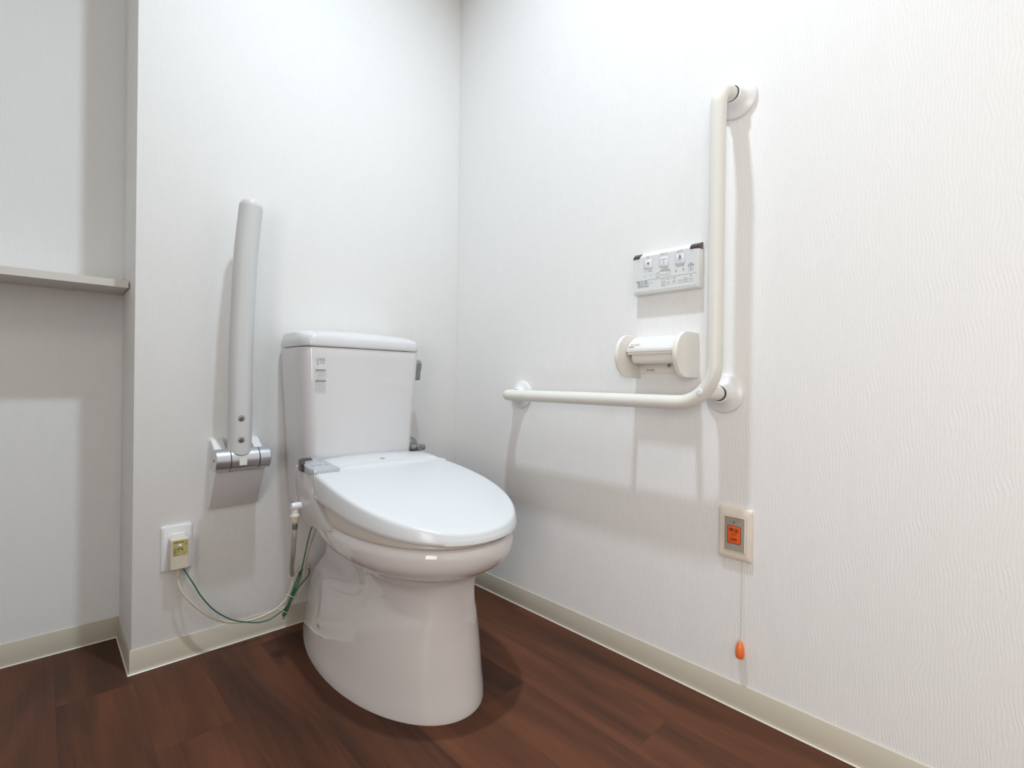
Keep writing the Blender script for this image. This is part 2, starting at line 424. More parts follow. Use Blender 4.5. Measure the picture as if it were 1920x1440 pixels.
def bowl_ring(r):
    z, yb, ws, ym, tip, ex = r
    L = []
    for k in range(20):
        s = k / 20; L.append((side_w(ws, s), yb + (ym - yb) * s))
    for k in range(25):
        a = PI / 2 * k / 24
        L.append((ws[4] * abs(math.cos(a)) ** (2 / ex), ym + (tip - ym) * abs(math.sin(a)) ** (2 / ex)))
    left = [(TX - a, b, z) for a, b in L]
    right = [(TX + a, b, z) for a, b in L[:-1]][::-1]
    back = [(TX + L[0][0] * (1 - 2 * k / 6), yb, z) for k in range(1, 6)]
    return left + right + back
def cr_rows(rows, sub=3):
    out = []
    flat = [[r[0], r[1], *r[2], r[3], r[4], r[5]] for r in rows]
    for i in range(len(flat) - 1):
        p0 = flat[max(i - 1, 0)]; p1 = flat[i]; p2 = flat[i + 1]; p3 = flat[min(i + 2, len(flat) - 1)]
        for k in range(sub):
            t = k / sub; q = []
            for a, b, c, d in zip(p0, p1, p2, p3):
                m1 = (c - a) / 2; m2 = (d - b) / 2
                # limit overshoot
                if (c - b) * m1 < 0: m1 = 0
                if (c - b) * m2 < 0: m2 = 0
                h = 2 * t ** 3 - 3 * t * t + 1
                q.append(h * b + (t ** 3 - 2 * t * t + t) * m1 + (1 - h) * c + (t ** 3 - t * t) * m2)
            out.append((q[0], q[1], tuple(q[2:7]), q[7], q[8], q[9]))
    out.append(rows[-1]); return out
RR = cr_rows(rows, 3)
toilet.part('bowl', ring_loft(NB(), [bowl_ring(r) for r in RR]), 'ceramic', angle=70)
cap = NB(); lathe(cap, (TX + 0.006, -0.6655, 0.040), (0.12, -1, 0.13), [(0.0078, 0), (0.0078, 0.004), (0.0066, 0.0056), (0.003, 0.0062)], 24)
toilet.part('bolt_cap', cap, 'ceramic')
# small print low on the left of the base
def base_side(y, z):
    for a, b in zip(RR[:-1], RR[1:]):
        if a[0] <= z <= b[0]:
            t = (z - a[0]) / max(b[0] - a[0], 1e-9)
            f = lambda r: side_w(r[2], max(0, min(1, (y - r[1]) / (r[3] - r[1]))))
            return TX - (f(a) * (1 - t) + f(b) * t)
for (s, y, z, sz) in (('\u25a0 LIXIL', -0.230, 0.086, 0.008), ('BC-10S', -0.262, 0.072, 0.0055)):
    x0 = base_side(y, z); dy = 0.01; tb = NB()
    uu = Vector((base_side(y - dy, z) - x0, -dy, 0)); vv = Vector((base_side(y, z + dy) - x0, 0, dy))
    vv = (vv - uu.normalized() * vv.dot(uu.normalized()))
    text(tb, s, (x0, y, z), uu, vv, sz, th=0.0016, align='LEFT')
    toilet.part('lettering', tb, 'print')

# tank
TKX = -0.4675
def tank_ring(z, hw, yf, bulge, yb=-0.016, rx=0.030, ry=0.055, inset=0.0, insx=None):
    out = []
    hw -= inset if insx is None else insx; yf += inset; yb -= inset * 0.3
    for k in range(5):                                   # back right corner
        a = PI / 2 * k / 4
        out.append((TKX + hw - 0.008 + 0.008 * math.cos(a), yb - 0.008 + 0.008 * math.sin(a), z))
    for k in range(5):
        a = PI / 2 + PI / 2 * k / 4
        out.append((TKX - hw + 0.008 + 0.008 * math.cos(a), yb - 0.008 + 0.008 * math.sin(a), z))
    for k in range(6): out.append((TKX - hw, yb - 0.008 + (yf + ry - yb + 0.008) * (k + 0.5) / 6.5, z))
    for k in range(9):
        a = PI + PI / 2 * k / 8
        out.append((TKX - hw + rx + rx * math.cos(a), yf + ry + ry * math.sin(a), z))
    for k in range(1, 16):
        s = k / 16; x = TKX - hw + rx + (2 * hw - 2 * rx) * s
        out.append((x, yf - bulge * (1 - (2 * s - 1) ** 2), z))
    for k in range(9):
        a = 3 * PI / 2 + PI / 2 * k / 8
        out.append((TKX + hw - rx + rx * math.cos(a), yf + ry + ry * math.sin(a), z))
    for k in range(6): out.append((TKX + hw, yf + ry + (yb - 0.008 - yf - ry) * (k + 0.5) / 6.5, z))
    return out
TK = [(0.366, .128, -.150), (0.3675, .140, -.162), (0.372, .149, -.171), (0.382, .1555, -.177), (0.40, .159, -.181), (0.47, .1635, -.184), (0.55, .168, -.187), (0.65, .174, -.190), (0.74, .180, -.193), (0.80, .183, -.195), (0.820, .184, -.1955), (0.8245, .1832, -.1948)]
tank = toilet.part('tank', ring_loft(NB(), [tank_ring(z, h, y, 0.010) for z, h, y in TK]), 'tankc', angle=50)
def tank_front(x, z):
    h, y = interp(TK, z)
    s = (x - (TKX - h + .03)) / (2 * h - .06); s = max(0, min(1, s))
    return y - 0.010 * (1 - (2 * s - 1) ** 2)
lidb = NB()
def tl_ring(z, inset, insx, crown=0.0):
    r = tank_ring(z, 0.1858, -.198, 0.011, inset=inset, insx=insx)
    return [(x, y, zz - crown * ((x - TKX) / 0.185) ** 2) for x, y, zz in r]
ring_loft(lidb, [tl_ring(0.8262, 0.004, 0.004), tl_ring(0.8275, 0.001, 0.001), tl_ring(0.830, 0.0, 0.0), tl_ring(0.848, 0.0020, 0.0016, 0.0), tl_ring(0.8550, 0.0045, 0.003, 0.001), tl_ring(0.8590, 0.0085, 0.0042, 0.0015), tl_ring(0.8650, 0.022, 0.0048, 0.002), tl_ring(0.8705, 0.036, 0.0066, 0.003), tl_ring(0.8745, 0.049, 0.0100, 0.004), tl_ring(0.8763, 0.058, 0.020, 0.0045), tl_ring(0.8770, 0.07, 0.035, 0.005), tl_ring(0.8775, 0.08, 0.07, 0.005)])
toilet.part('tank_lid', lidb, 'tankc', angle=60)
# print on the tank
tp = NB(); U = (1, 0, 0); V = (0, 0, 1)
def tpx(x, z): return (x, tank_front(x, z), z)
n_tilt = Vector((0, -0.03, 1)).normalized()
text(tp, 'LIXIL', tpx(-0.6065, 0.7905), (1, -0.10, 0), n_tilt, 0.0105, th=0.0008, xs=1.05)
text(tp, 'L', tpx(-0.6145, 0.7805), (1, -0.10, 0), n_tilt, 0.010, th=0.0008, bold=0.0002)
text(tp, 'Clean', tpx(-0.6035, 0.7825), (1, -0.10, 0), n_tilt, 0.0055, th=0.0008)
toilet.part('lettering', tp, 'print', tank)
tq = NB(); uu = Vector((1, -0.10, 0)).normalized()
def bar(x, z, w_, h_, mi): quad(tq, Vector(tpx(x, z)) + Vector((0, -0.0005, 0)), uu, n_tilt, w_, h_, 0.0002, mi)
x0, x1 = -0.6205, -0.5915
bar(x0, 0.7605, 0.027, 0.0032, 1); bar(x0 + .0005, 0.7305, 0.028, 0.0032, 1)
for zz0, zz1 in ((0.7345, 0.7600), (0.7160, 0.7300)):
    bar(x0, zz0, 0.0004, zz1 - zz0, 0); bar(x0 + .0270, zz0, 0.0004, zz1 - zz0, 0); bar(x0, zz0, 0.0272, 0.0004, 0)
random.seed(3)
for z in (0.7575, 0.7545, 0.7505, 0.7475, 0.7445, 0.7400, 0.7368, 0.7265, 0.7235, 0.7205, 0.7180):
    x = x0 + random.choice((.002, .003, .005))
    while x < x0 + 0.024:
        l = random.uniform(.001, .004); bar(x, z, min(l, x0 + .0255 - x), 0.0009, 0); x += l + random.uniform(.0006, .002)
bar(x0 + .0008, 0.7010, 0.0275, 0.0004, 0); bar(x0 + .0008, 0.7125, 0.0275, 0.0004, 0); bar(x0 + .0008, 0.7010, 0.0004, 0.0118, 0); bar(x0 + .028, 0.7010, 0.0004, 0.0118, 0)
for z in (0.7095, 0.7045):
    x = x0 + .003
    while x < x0 + .024:
        l = random.uniform(.001, .003); bar(x, z, l, 0.0010, 0); x += l + .0006
toilet.part('printed_notice', tq, ['softprint', 'print'], tank)
ts = NB()
text(ts, 'LIXIL', (-0.6296, -0.085, 0.432), (0, -1, 0), (-0.04, 0, 1), 0.009, th=0.0014)
text(ts, 'DT', (-0.6290, -0.097, 0.418), (0, -1, 0), (-0.04, 0, 1), 0.007, th=0.0014)
toilet.part('lettering', ts, 'softprint', tank)
# flush lever on the right side
lv = NB()
lathe(lv, (TKX + 0.181, -0.085, 0.793), (1, 0, 0), [(0.017, 0), (0.017, 0.006), (0.013, 0.009), (0.012, 0.022), (0.013, 0.040)], 28)
toilet.part('lever_boss', lv, 'greymetal')
lv = NB()
t = NB()
prism(t, [(-0.0845, 0.8085), (-0.072, 0.803), (-0.067, 0.792), (-0.070, 0.778), (-0.076, 0.765), (-0.077, 0.741), (-0.0845, 0.738), (-0.093, 0.741), (-0.094, 0.765), (-0.099, 0.778), (-0.102, 0.792), (-0.097, 0.803)], 'x', TKX + 0.218, TKX + 0.246, 0.004, 3)
merge(lv, t)
hd = toilet.part('flush_lever', lv, 'greymetal')
d_ = NB(); lathe(d_, (TKX + 0.232, -0.1015, 0.793), (0, -1, 0), [(0.0022, 0), (0.0022, 0.0012)], 12)
toilet.part('lever_screw', d_, 'black', hd)

# seat and lid
LX, LYM, LTIP, LHW, LEX, LRW = -0.4766, -0.4515, -0.7555, 0.2045, 2.23, 0.1935
YH = -0.326
def zb(y): return 0.4296 + 0.1088 * (y + 0.5)
def zt(y): return 0.5103 + 0.0913 * (y + 0.27) - 0.1778 * (y + 0.27) ** 2
def egg(inset=0.0, yh=YH):
    L = []
    for k in range(12):
        t = k / 12; y = yh + (LYM - yh) * t
        tt = (y + 0.27) / (LYM + 0.27)
        L.append((LRW + (LHW - LRW) * math.sin(max(0, tt) * PI / 2) - inset, y))
    hw, tip = LHW - inset, LTIP + inset
    for k in range(37):
        a = PI / 2 * k / 36
        L.append((hw * abs(math.cos(a)) ** (2 / LEX), LYM + (tip - LYM) * abs(math.sin(a)) ** (2 / LEX)))
    left = [(LX - a, b) for a, b in L]; right = [(LX + a, b) for a, b in L[:-1]][::-1]
    back = [(LX + L[0][0] * (1 - 2 * k / 8), yh) for k in range(1, 8)]
    return left + right + back
def lid_ring(inset, fz, scale=1.0):
    return [(LX + (x - LX) * scale, -0.5 + (y + 0.5) * scale, fz(-0.5 + (y + 0.5) * scale)) for x, y in egg(inset)]
rings = [lid_ring(0.010, lambda y: zb(y) + 0.004, 1), lid_ring(0.003, lambda y: zb(y) + 0.0005), lid_ring(0.0, lambda y: zb(y) + 0.003)]
for k in range(1, 4):
    s = k / 4
    rings.append(lid_ring(0.0035 * s ** 1.5, lambda y, s=s: zb(y) + 0.003 + (zt(y) - 0.010 - zb(y)) * s))
rings += [lid_ring(0.0036, lambda y: zt(y) - 0.0085), lid_ring(0.0042, lambda y: zt(y) - 0.0060), lid_ring(0.0058, lambda y: zt(y) - 0.0030), lid_ring(0.0085, lambda y: zt(y) - 0.0007), lid_ring(0.013, lambda y: zt(y) + 0.0003), lid_ring(0.030, lambda y: zt(y) + 0.001)]
for sc, up in ((0.8, 0.002), (0.55, 0.003), (0.3, 0.0035), (0.1, 0.0037)): rings.append(lid_ring(0.030, lambda y, up=up: zt(y) + up, sc))
lid = toilet.part('seat_lid', ring_loft(NB(), rings), 'lid', angle=60)
for x, y in ((-0.622, -0.345), (-0.353, -0.352)):
    mk = NB(); z = zt(y) + 0.0012
    quad(mk, (x, y, z), Vector((0.25, -1, -0.18)).normalized(), Vector((1, 0.25, 0)).normalized(), 0.013 if x < -0.5 else 0.004, 0.002, 0.0004)
    toilet.part('hinge_mark', mk, 'softprint', lid)
def seat_ring(inset, fz): return [(x, y, fz(y)) for x, y in egg(inset)]
rings = [seat_ring(0.020, lambda y: 0.3935), seat_ring(0.0175, lambda y: 0.3950)]
for s in (0.12, 0.4, 0.75): rings.append(seat_ring(0.0165 + (0.001 if s > .7 else 0), lambda y, s=s: 0.3955 + (max(zb(y), 0.4035) - 0.0045 - 0.3955) * s))
rings += [seat_ring(0.019, lambda y: max(zb(y), 0.4035) - 0.0038), seat_ring(0.030, lambda y: max(zb(y), 0.4035) - 0.0030)]
toilet.part('seat', ring_loft(NB(), rings), 'seat', angle=60)

# washing unit behind the seat
UX0, UX1 = -0.6725, -0.2805
ub = NB(); rings = []
def unit_prof(c, k=1.0):
    y0, y1 = -0.197, -0.322
    pts = [(y0, 0.386), (y0, 0.500), (-0.1985, 0.513 + c), (-0.204, 0.5185 + c), (-0.215, 0.5205 + c), (-0.262, 0.5185 + c), (-0.292, 0.5155 + c), (-0.300, 0.5135 + c), (-0.3035, 0.5085 + c * .6), (-0.318, 0.5065), (-0.324, 0.504), (-0.3245, 0.470), (-0.3245, 0.386)]
    return pts
NXS = 28
for i in range(NXS + 1):
    s = i / NXS; x = UX0 + (UX1 - UX0) * s; q = 2 * s - 1
    e = max(0.0, (abs(q) - 0.955) / 0.045)
    c = 0.011 * (1 - q * q) - 0.005 - 0.007 * e ** 2.2
    rings.append([(x, y if y > -0.25 or True else y, z) for y, z in unit_prof(c)])
ring_loft(ub, rings)
unit = toilet.part('washing_unit', ub, 'lid', angle=40)
skp = [(-0.203, 0.512), (-0.240, 0.508), (-0.300, 0.506), (-0.321, 0.503), (-0.318, 0.490), (-0.3145, 0.470), (-0.322, 0.455), (-0.348, 0.437), (-0.372, 0.420), (-0.397, 0.403), (-0.418, 0.393), (-0.424, 0.3885), (-0.405, 0.3835), (-0.36, 0.3785), (-0.30, 0.3760), (-0.255, 0.3780), (-0.236, 0.388), (-0.222, 0.42), (-0.205, 0.46)]
for xa, xb in ((UX0 - 0.0015, -0.652), (-0.301, UX1 + 0.0015)):
    toilet.part('side_skirt', prism(NB(), skp, 'x', xa, xb, 0.0025, 2), 'unit', unit, angle=40)
bd = NB(); quad(bd, (-0.4775, -0.296, 0.5215), (1, 0, 0), Vector((0, 1, 0.12)), 0.012, 0.006, 0.0006)
toilet.part('badge', bd, 'softprint', unit)
pp = [(-0.609, -0.205), (-0.650, -0.204), (-0.663, -0.212), (-0.671, -0.228), (-0.675, -0.250), (-0.6765, -0.300), (-0.673, -0.322), (-0.660, -0.3285), (-0.609, -0.3285)]
pb = NB(); t = NB()
ring_loft(t, [[(x, y, 0.500) for x, y in pp], [(x, y, 0.5265 + (y + 0.205) * 0.095) for x, y in pp]])
bmesh.ops.recalc_face_normals(t, faces=t.faces)
bmesh.ops.bevel(t, geom=[e for e in t.edges if e.calc_face_angle(0) > 0.9], offset=0.002, segments=2, profile=0.5, affect='EDGES')
merge(pb, t)
pad = toilet.part('control_pad', pb, 'silver', unit, 'silver control pad')
bp_ = [(-0.634, -0.2030), (-0.652, -0.2022), (-0.666, -0.209), (-0.6745, -0.2265), (-0.6782, -0.252), (-0.6788, -0.268), (-0.6690, -0.258), (-0.6640, -0.240), (-0.6560, -0.229), (-0.6380, -0.226)]
t = NB(); ring_loft(t, [[(x, y, 0.503) for x, y in bp_], [(x, y, 0.5278 + (y + 0.205) * 0.095) for x, y in bp_]])
toilet.part('sensor_window', t, 'black', pad, 'black sensor window')
pr = NB(); pu = Vector((1, 0, 0)); pv = Vector((0, 1, 0.095)).normalized()
def pz(x, y, d=0.0006): return (x, y, 0.5265 + (y + 0.205) * 0.095 + d)
text(pr, '\u30b7\u30e3\u30ef\u30fc\u30c8\u30a4\u30ec', pz(-0.622, -0.222), pu, pv, 0.0055, th=0)
text(pr, '\u96fb\u6e90', pz(-0.622, -0.236), pu, pv, 0.005, th=0)
for x, s in ((-0.660, '\u96fb\u6e90'), (-0.643, '\u4fbf\u5ea7'), (-0.625, '\u6e29\u6c34')): text(pr, s, pz(x, -0.285), pu, pv, 0.0065, th=0)
toilet.part('lettering', pr, 'print', pad)
gl = NB(); quad(gl, pz(-0.663, -0.300), pu, pv, 0.006, 0.004, 0.0006)
toilet.part('pilot_lamp', gl, 'white', pad)
# water inlet elbow under the left skirt
EX, EY, EZ = -0.6885, -0.246, 0.4145
el = NB(); lathe(el, (-0.665, EY, EZ), (-1, 0, 0), [(0.0098, 0), (0.0098, 0.028), (0.0090, 0.031), (0.0085, 0.033)], 28)
lathe(el, (EX, EY, EZ), (0, 0, -1), [(0.0085, 0), (0.0085, 0.022), (0.0080, 0.0225)], 24)
toilet.part('inlet_elbow', el, 'white')
el = NB(); lathe(el, (EX, EY, EZ - 0.019), (0, 0, -1), [(0.009, 0), (0.0118, 0.002), (0.0122, 0.007), (0.0100, 0.009), (0.0104, 0.013), (0.0092, 0.021), (0.007, 0.024)], 14)
toilet.part('inlet_nut', el, 'ivory')
el = NB(); lathe(el, (EX, EY, EZ - 0.041), (0, 0, -1), [(0.0062, 0), (0.0066, 0.004), (0.0066, 0.016), (0.0058, 0.017)], 18)
toilet.part('hose_ferrule', el, 'steel')
hp = smooth_path([(EX, EY, EZ - 0.056), (EX - .001, EY + .003, 0.330), (-0.685, -0.225, 0.285), (-0.668, -0.170, 0.235), (-0.652, -0.130, 0.197)], 8)
toilet.part('supply_hose', tube(NB(), hp, 0.0062, 16), 'hose')
el = NB(); lathe(el, hp[-1], hp[-1] - hp[-3], [(0.0095, -0.002), (0.0100, 0.002), (0.0080, 0.004)], 16)
toilet.part('hose_collar', el, 'ivory')

# stop valve behind the toilet, right
sv = Thing('stop_valve', (-0.205, 0, 0.507), 'small grey metal water stop valve on the wall behind the tank', 'valve')
sv.part('escutcheon', lathe(NB(), (-0.205, 0, 0.505), (0, -1, 0), [(0.033, 0), (0.032, 0.003), (0.024, 0.010), (0.012, 0.014), (0.012, 0.016)], 36), 'greymetal')
b_ = NB(); lathe(b_, (-0.205, -0.010, 0.505), (0, -1, 0), [(0.011, 0), (0.011, 0.055), (0.009, 0.058)], 24)
lathe(b_, (-0.235, -0.050, 0.505), (1, 0, 0), [(0.010, 0), (0.012, 0.004), (0.012, 0.045), (0.0105, 0.048), (0.0105, 0.058)], 24)
sv.part('valve_body', b_, 'greymetal')
sv.part('valve_outlet', lathe(NB(), (-0.178, -0.050, 0.505), (1, 0, 0), [(0.0088, 0), (0.0088, 0.0022)], 6), 'black')
sv.part('supply_pipe', tube(NB(), smooth_path([(-0.222, -0.05, 0.495), (-0.222, -0.05, 0.44), (-0.24, -0.07, 0.405), (-0.268, -0.082, 0.394), (-0.300, -0.088, 0.394)], 6), 0.006, 12), 'greymetal')

# ------------------------------------------------------------------ L-shaped handrail
BX = -0.0865; PR = 0.0168
rail = Thing('grab_rail', (0, -1.04, 0.715), 'L-shaped ivory grab rail fixed to the right wall by three round flanges', 'handrail')
YL, ZH, YV, ZT = -0.3585, 0.6945, -1.0465, 1.392
path = [(-0.022, YL, ZH + 0.0015)]
path += arc_corner(path[0], (BX, YL, ZH + 0.0015), (BX, -0.9, ZH), 0.040, 12)
for k in range(1, 14):
    t = k / 14; path.append((BX, YL - 0.04 + (YV + 0.085 - YL + 0.04) * t, ZH + 0.0015 * (1 - t)))
path += arc_corner((BX, -0.5, ZH), (BX, YV, ZH), (BX, YV, 1.2), 0.085, 16)
for k in range(1, 14):
    path.append((BX, YV, ZH + 0.085 + (ZT - 0.045 - ZH - 0.085) * k / 14))
path += arc_corner((BX, YV, 1.2), (BX, YV - 0.001, ZT), (-0.02, YV - 0.003, ZT), 0.045, 12)
path.append((-0.022, YV - 0.004, ZT))
rail.part('rail_tube', tube(NB(), path, PR, 28), 'rail', angle=60)
cy, cz = -1.0215, 0.7195
j = NB(); tube(j, [(-0.022, cy - 0.010, cz - 0.003), (-0.05, cy - 0.006, cz - 0.001), (BX + 0.004, cy, cz)], 0.0168, 24)
rail.part('connector', j, 'rail', angle=60)
rail.part('plug_cap', lathe(NB(), (BX - 0.0135, cy, cz), (-1, 0, 0), [(0.0072, 0), (0.0072, 0.0042), (0.0060, 0.0055), (0.002, 0.0058)], 24), 'flange')
for y, z in ((YL, ZH + 0.0015), (cy - 0.011, cz - 0.003), (YV - 0.005, ZT)):
    fl = NB(); lathe(fl, (0, y, z), (-1, 0, 0), [(0.0455, 0), (0.0455, 0.0045), (0.0440, 0.0075), (0.0405, 0.0095), (0.0375, 0.0105), (0.0300, 0.0150), (0.0250, 0.0200), (0.0225, 0.0275), (0.0218, 0.0320), (0.0205, 0.0330), (0.0190, 0.0330)], 56)
    f_ = rail.part('flange', fl, 'flange', label='white round flange')
    rail.part('gap_ring', lathe(NB(), (-0.0325, y, z), (-1, 0, 0), [(0.0177, 0), (0.0177, 0.0008)], 40), 'dark', f_)

# ------------------------------------------------------------------ fold-up arm
arm = Thing('fold_up_armrest', (-0.7695, 0, 0.48), 'pale grey fold-up support arm raised upright on the back wall', 'armrest')
AX0, AX1 = -0.830, -0.7090
bk = NB()
plate(bk, 'B', (AX0 + AX1) / 2, 0.480, [(AX1 - AX0, 0.191, 0.012, 0), (AX1 - AX0, 0.191, 0.012, 0.010), (AX1 - AX0 - 0.003, 0.188, 0.011, 0.0115)])
arm.part('back_plate', bk, 'white')
ck = [(-0.008, 0.5725), (-0.020, 0.5730), (-0.030, 0.567), (-0.085, 0.535), (-0.100, 0.522), (-0.100, 0.500), (-0.082, 0.490), (-0.008, 0.490)]
for a, b in ((AX0 + 0.0015, AX0 + 0.030), (AX1 - 0.024, AX1 - 0.0015)):
    arm.part('hinge_bracket', prism(NB(), ck, 'x', a, b, 0.003, 2), 'white')
cv = [(-0.008, 0.4935), (-0.0765, 0.4925), (-0.0790, 0.4905), (-0.0150, 0.3880), (-0.011, 0.3855), (-0.008, 0.3850)]
arm.part('cover', prism(NB(), cv, 'x', AX0 + 0.0005, AX1 - 0.0005, 0.0015, 2), 'white', label='grey-white wedge cover')
HZ, HY, HR = 0.5245, -0.0905, 0.0285
hx0, hx1 = -0.8365, -0.7065
e1, e2 = hx0 + 0.034, hx1 - 0.027
arm.part('hinge_end', lathe(NB(), (hx0, HY, HZ), (1, 0, 0), [(HR - 0.0015, 0), (HR, 0.0015), (HR, 0.0330), (HR - .0008, 0.0335)], 48), 'alu')
arm.part('hinge_end', lathe(NB(), (e2 + 0.0006, HY, HZ), (1, 0, 0), [(HR - .0008, 0), (HR, 0.0006), (HR, 0.0255), (HR - 0.0015, 0.0270)], 48), 'alu')
hb = NB(); lathe(hb, (e1 + 0.0012, HY, HZ), (1, 0, 0), [(HR - .0008, 0), (HR, 0.0006), (HR, e2 - e1 - 0.0030), (HR - .0008, e2 - e1 - 0.0024)], 48)
arm.part('hinge_barrel', hb, 'alu')
gp = NB(); lathe(gp, (e1 - 0.001, HY, HZ), (1, 0, 0), [(HR - 0.003, 0), (HR - 0.003, e2 - e1 + 0.003)], 40)
arm.part('hinge_core', gp, 'dark')
arm.part('end_screw', lathe(NB(), (hx0 - 0.0003, HY - 0.001, HZ), (-1, 0, 0), [(0.004, 0), (0.003, 0.001)], 16), 'steel')
st = NB(); quad(st, (-0.7840, HY - 0.0287, HZ - 0.013), (1, 0, 0), Vector((0, 0.0, 1)), 0.018, 0.018, 0.0006)
arm.part('blank_sticker', st, 'remote', label='white square sticker')
# slightly bowed tube, its lower end scooped around the barrel
AY = HY - 0.0012; AR = 0.0285
APTS = smooth_path([(-0.7768, AY, HZ + 0.006), (-0.7770, AY, 0.61), (-0.7762, AY, 0.807), (-0.7735, AY, 0.905), (-0.7680, AY, 1.050), (-0.7585, AY, 1.165), (-0.7560, AY, 1.1915)], 6)
tb_ = NB(); n = 40; rings = []
for i_, p in enumerate(APTS[:-1]):
    a_ = APTS[max(i_ - 1, 0)]; t_ = (APTS[i_ + 1] - a_).normalized()
    u = Vector((1, 0, 0)); u = (u - t_ * u.dot(t_)).normalized(); v = t_.cross(u)
    rings.append([p + (u * math.cos(2 * PI * k / n) + v * math.sin(2 * PI * k / n)) * AR for k in range(n)])
A0 = APTS[0]
for k in range(n):
    q = rings[0][k]; dx = abs(q.x - A0.x) / AR
    q.z = HZ + 0.0300 - 0.0165 * max(0, 1 - dx * dx) ** 0.75 if q.y < A0.y else HZ + 0.0285
for k in range(n): rings[1][k].z = max(rings[1][k].z, HZ + 0.036)
ring_loft(tb_, rings)
arm.part('arm_tube', tb_, 'armgrey', angle=60)
cp = NB(); r0 = APTS[-2]; ad = (APTS[-1] - APTS[-3]).normalized()
lathe(cp, r0, ad, [(AR + 0.0001, 0.0)] + [(AR * math.cos(a), AR * 0.9 * math.sin(a) + 0.0003) for a in [PI / 2 * k / 12 for k in range(1, 12)]] + [(0.0005, AR * 0.9 + 0.0003)], 40)
arm.part('end_cap', cp, 'armcap', label='glossy pale rounded end cap')
ad = Vector((0, 0, 1))
for h in (0.0475, 0.1030):
    c_ = A0 + ad * h
    nrm = Vector((-0.13, -1, 0)).normalized()
    s1 = arm.part('screw', lathe(NB(), c_ + nrm * (AR - 0.0012), nrm, [(0.0078, 0), (0.0078, 0.0016), (0.0070, 0.0026), (0.0050, 0.0032), (0.0034, 0.0034)], 28), 'steel')
    arm.part('screw_socket', lathe(NB(), c_ + nrm * (AR + 0.0021), nrm, [(0.0026, 0), (0.0026, 0.0003)], 6), 'dark', s1)

# ------------------------------------------------------------------ remote control
rc = Thing('toilet_remote', (0, -0.8825, 1.02), 'flat white wall remote with printed buttons above the paper holder', 'remote control')
RY0, RY1, RZ0, RZ1 = -0.9760, -0.7960, 0.9690, 1.0780
sh_ = NB(); t = NB()
pf = [(0, RZ0), (0.021, RZ0), (0.0225, RZ0 + 0.002), (0.0225, RZ1 - 0.012), (0.008, RZ1 + 0.0005), (0, RZ1 + 0.0005)]
ring_loft(t, [[(-d, y, z) for d, z in pf] for y in (RY0, RY1)])
bmesh.ops.recalc_face_normals(t, faces=t.faces)
bmesh.ops.bevel(t, geom=[e for e in t.edges if e.calc_face_angle(0) > 0.5], offset=0.0014, segments=2, profile=0.5, affect='EDGES')
merge(sh_, t); rc.part('shell', sh_, 'remote')
fc = NB(); plate(fc, 'R', (RY0 + RY1) / 2 + 0.002, (RZ0 + RZ1) / 2 - 0.003, [(0.172, 0.090, 0.003, 0.022), (0.172, 0.090, 0.003, 0.0232)])
face = rc.part('face_panel', fc, 'remoteface')
for y0, y1 in ((RY0 - 0.0012, RY0 + 0.0235), (RY1 - 0.0185, RY1 + 0.0012)):
    t = NB(); prism(t, [(-0.0235, RZ1 - 0.0165), (-0.0235, RZ1 - 0.0105), (-0.0165, RZ1 - 0.0030), (-0.004, RZ1 + 0.0015), (-0.004, RZ1 - 0.0165)], 'y', y0, y1, 0.0006, 1)
    rc.part('infrared_window', t, 'darkbrown', label='dark smoked window at the top corner')
RU, RVv = Vector((0, -1, 0)), Vector((0, 0, 1))
FD = -0.0232
def fr(bm, y, z, w_, h_, th=0.00055, mi=0):
    for p, a, b in (((FD, y, z), w_, th), ((FD, y, z - h_), w_, th), ((FD, y, z - h_), th, h_), ((FD, y - w_ + th, z - h_), th, h_)):
        quad(bm, p, RU, RVv, a, b, 0.0002, mi)
bt = NB()
for y, z, w_, h_ in ((-0.8275, 1.0585, 0.0245, 0.0250), (-0.8710, 1.0585, 0.0255, 0.0265), (-0.9150, 1.0575, 0.0250, 0.0255)):
    b1 = NB(); t = NB()
    plate(t, 'R', y - w_ / 2, z - h_ / 2, [(w_, h_, 0.0015, 0.0230), (w_, h_, 0.0015, 0.0238), (w_ - .001, h_ - .001, 0.001, 0.0241)], 3)
    merge(b1, t); rc.part('push_button', b1, 'button', face)
FD = -0.0242
lt = NB()
for y, z, w_, h_ in ((-0.8275, 1.0585, 0.0245, 0.0250), (-0.8710, 1.0585, 0.0255, 0.0265), (-0.9150, 1.0575, 0.0250, 0.0255)): fr(lt, y, z, w_, h_, 0.0006, 1)
# fountain symbols
def stroke(bm, pts, wd, mi=0):
    for (a, b), (c, d) in zip(pts[:-1], pts[1:]):
        p = Vector((FD, a, b)); q = Vector((FD, c, d)); dv = q - p
        if dv.length < 1e-6: continue
        uu = dv.normalized(); vv = Vector((1, 0, 0)).cross(uu) * -1
        quad(bm, p - vv * wd / 2, uu, vv, dv.length, wd, 0.0002, mi)
cy0 = -0.8838
stroke(lt, [(cy0, 1.037), (cy0, 1.0495)], 0.0007)
for sgn in (-1, 1):
    stroke(lt, [(cy0, 1.0485), (cy0 + sgn * .002, 1.0505), (cy0 + sgn * .0045, 1.0510), (cy0 + sgn * .0065, 1.0495), (cy0 + sgn * .0072, 1.0470)], 0.0007)
cy1 = -0.9275
for sgn in (-1, 1): stroke(lt, [(cy1, 1.0412), (cy1 + sgn * .0025, 1.0432), (cy1 + sgn * .0050, 1.0425), (cy1 + sgn * .0060, 1.0400)], 0.0007)
stroke(lt, [(cy1, 1.038), (cy1, 1.042)], 0.0007)
text(lt, '\u25b2', (FD, cy1, 1.0478), RU, RVv, 0.010, mi=0, th=0.0002)
text(lt, '\u25cf', (FD, cy1, 1.0515), RU, RVv, 0.005, mi=0, th=0.0002)
FD = -0.0234
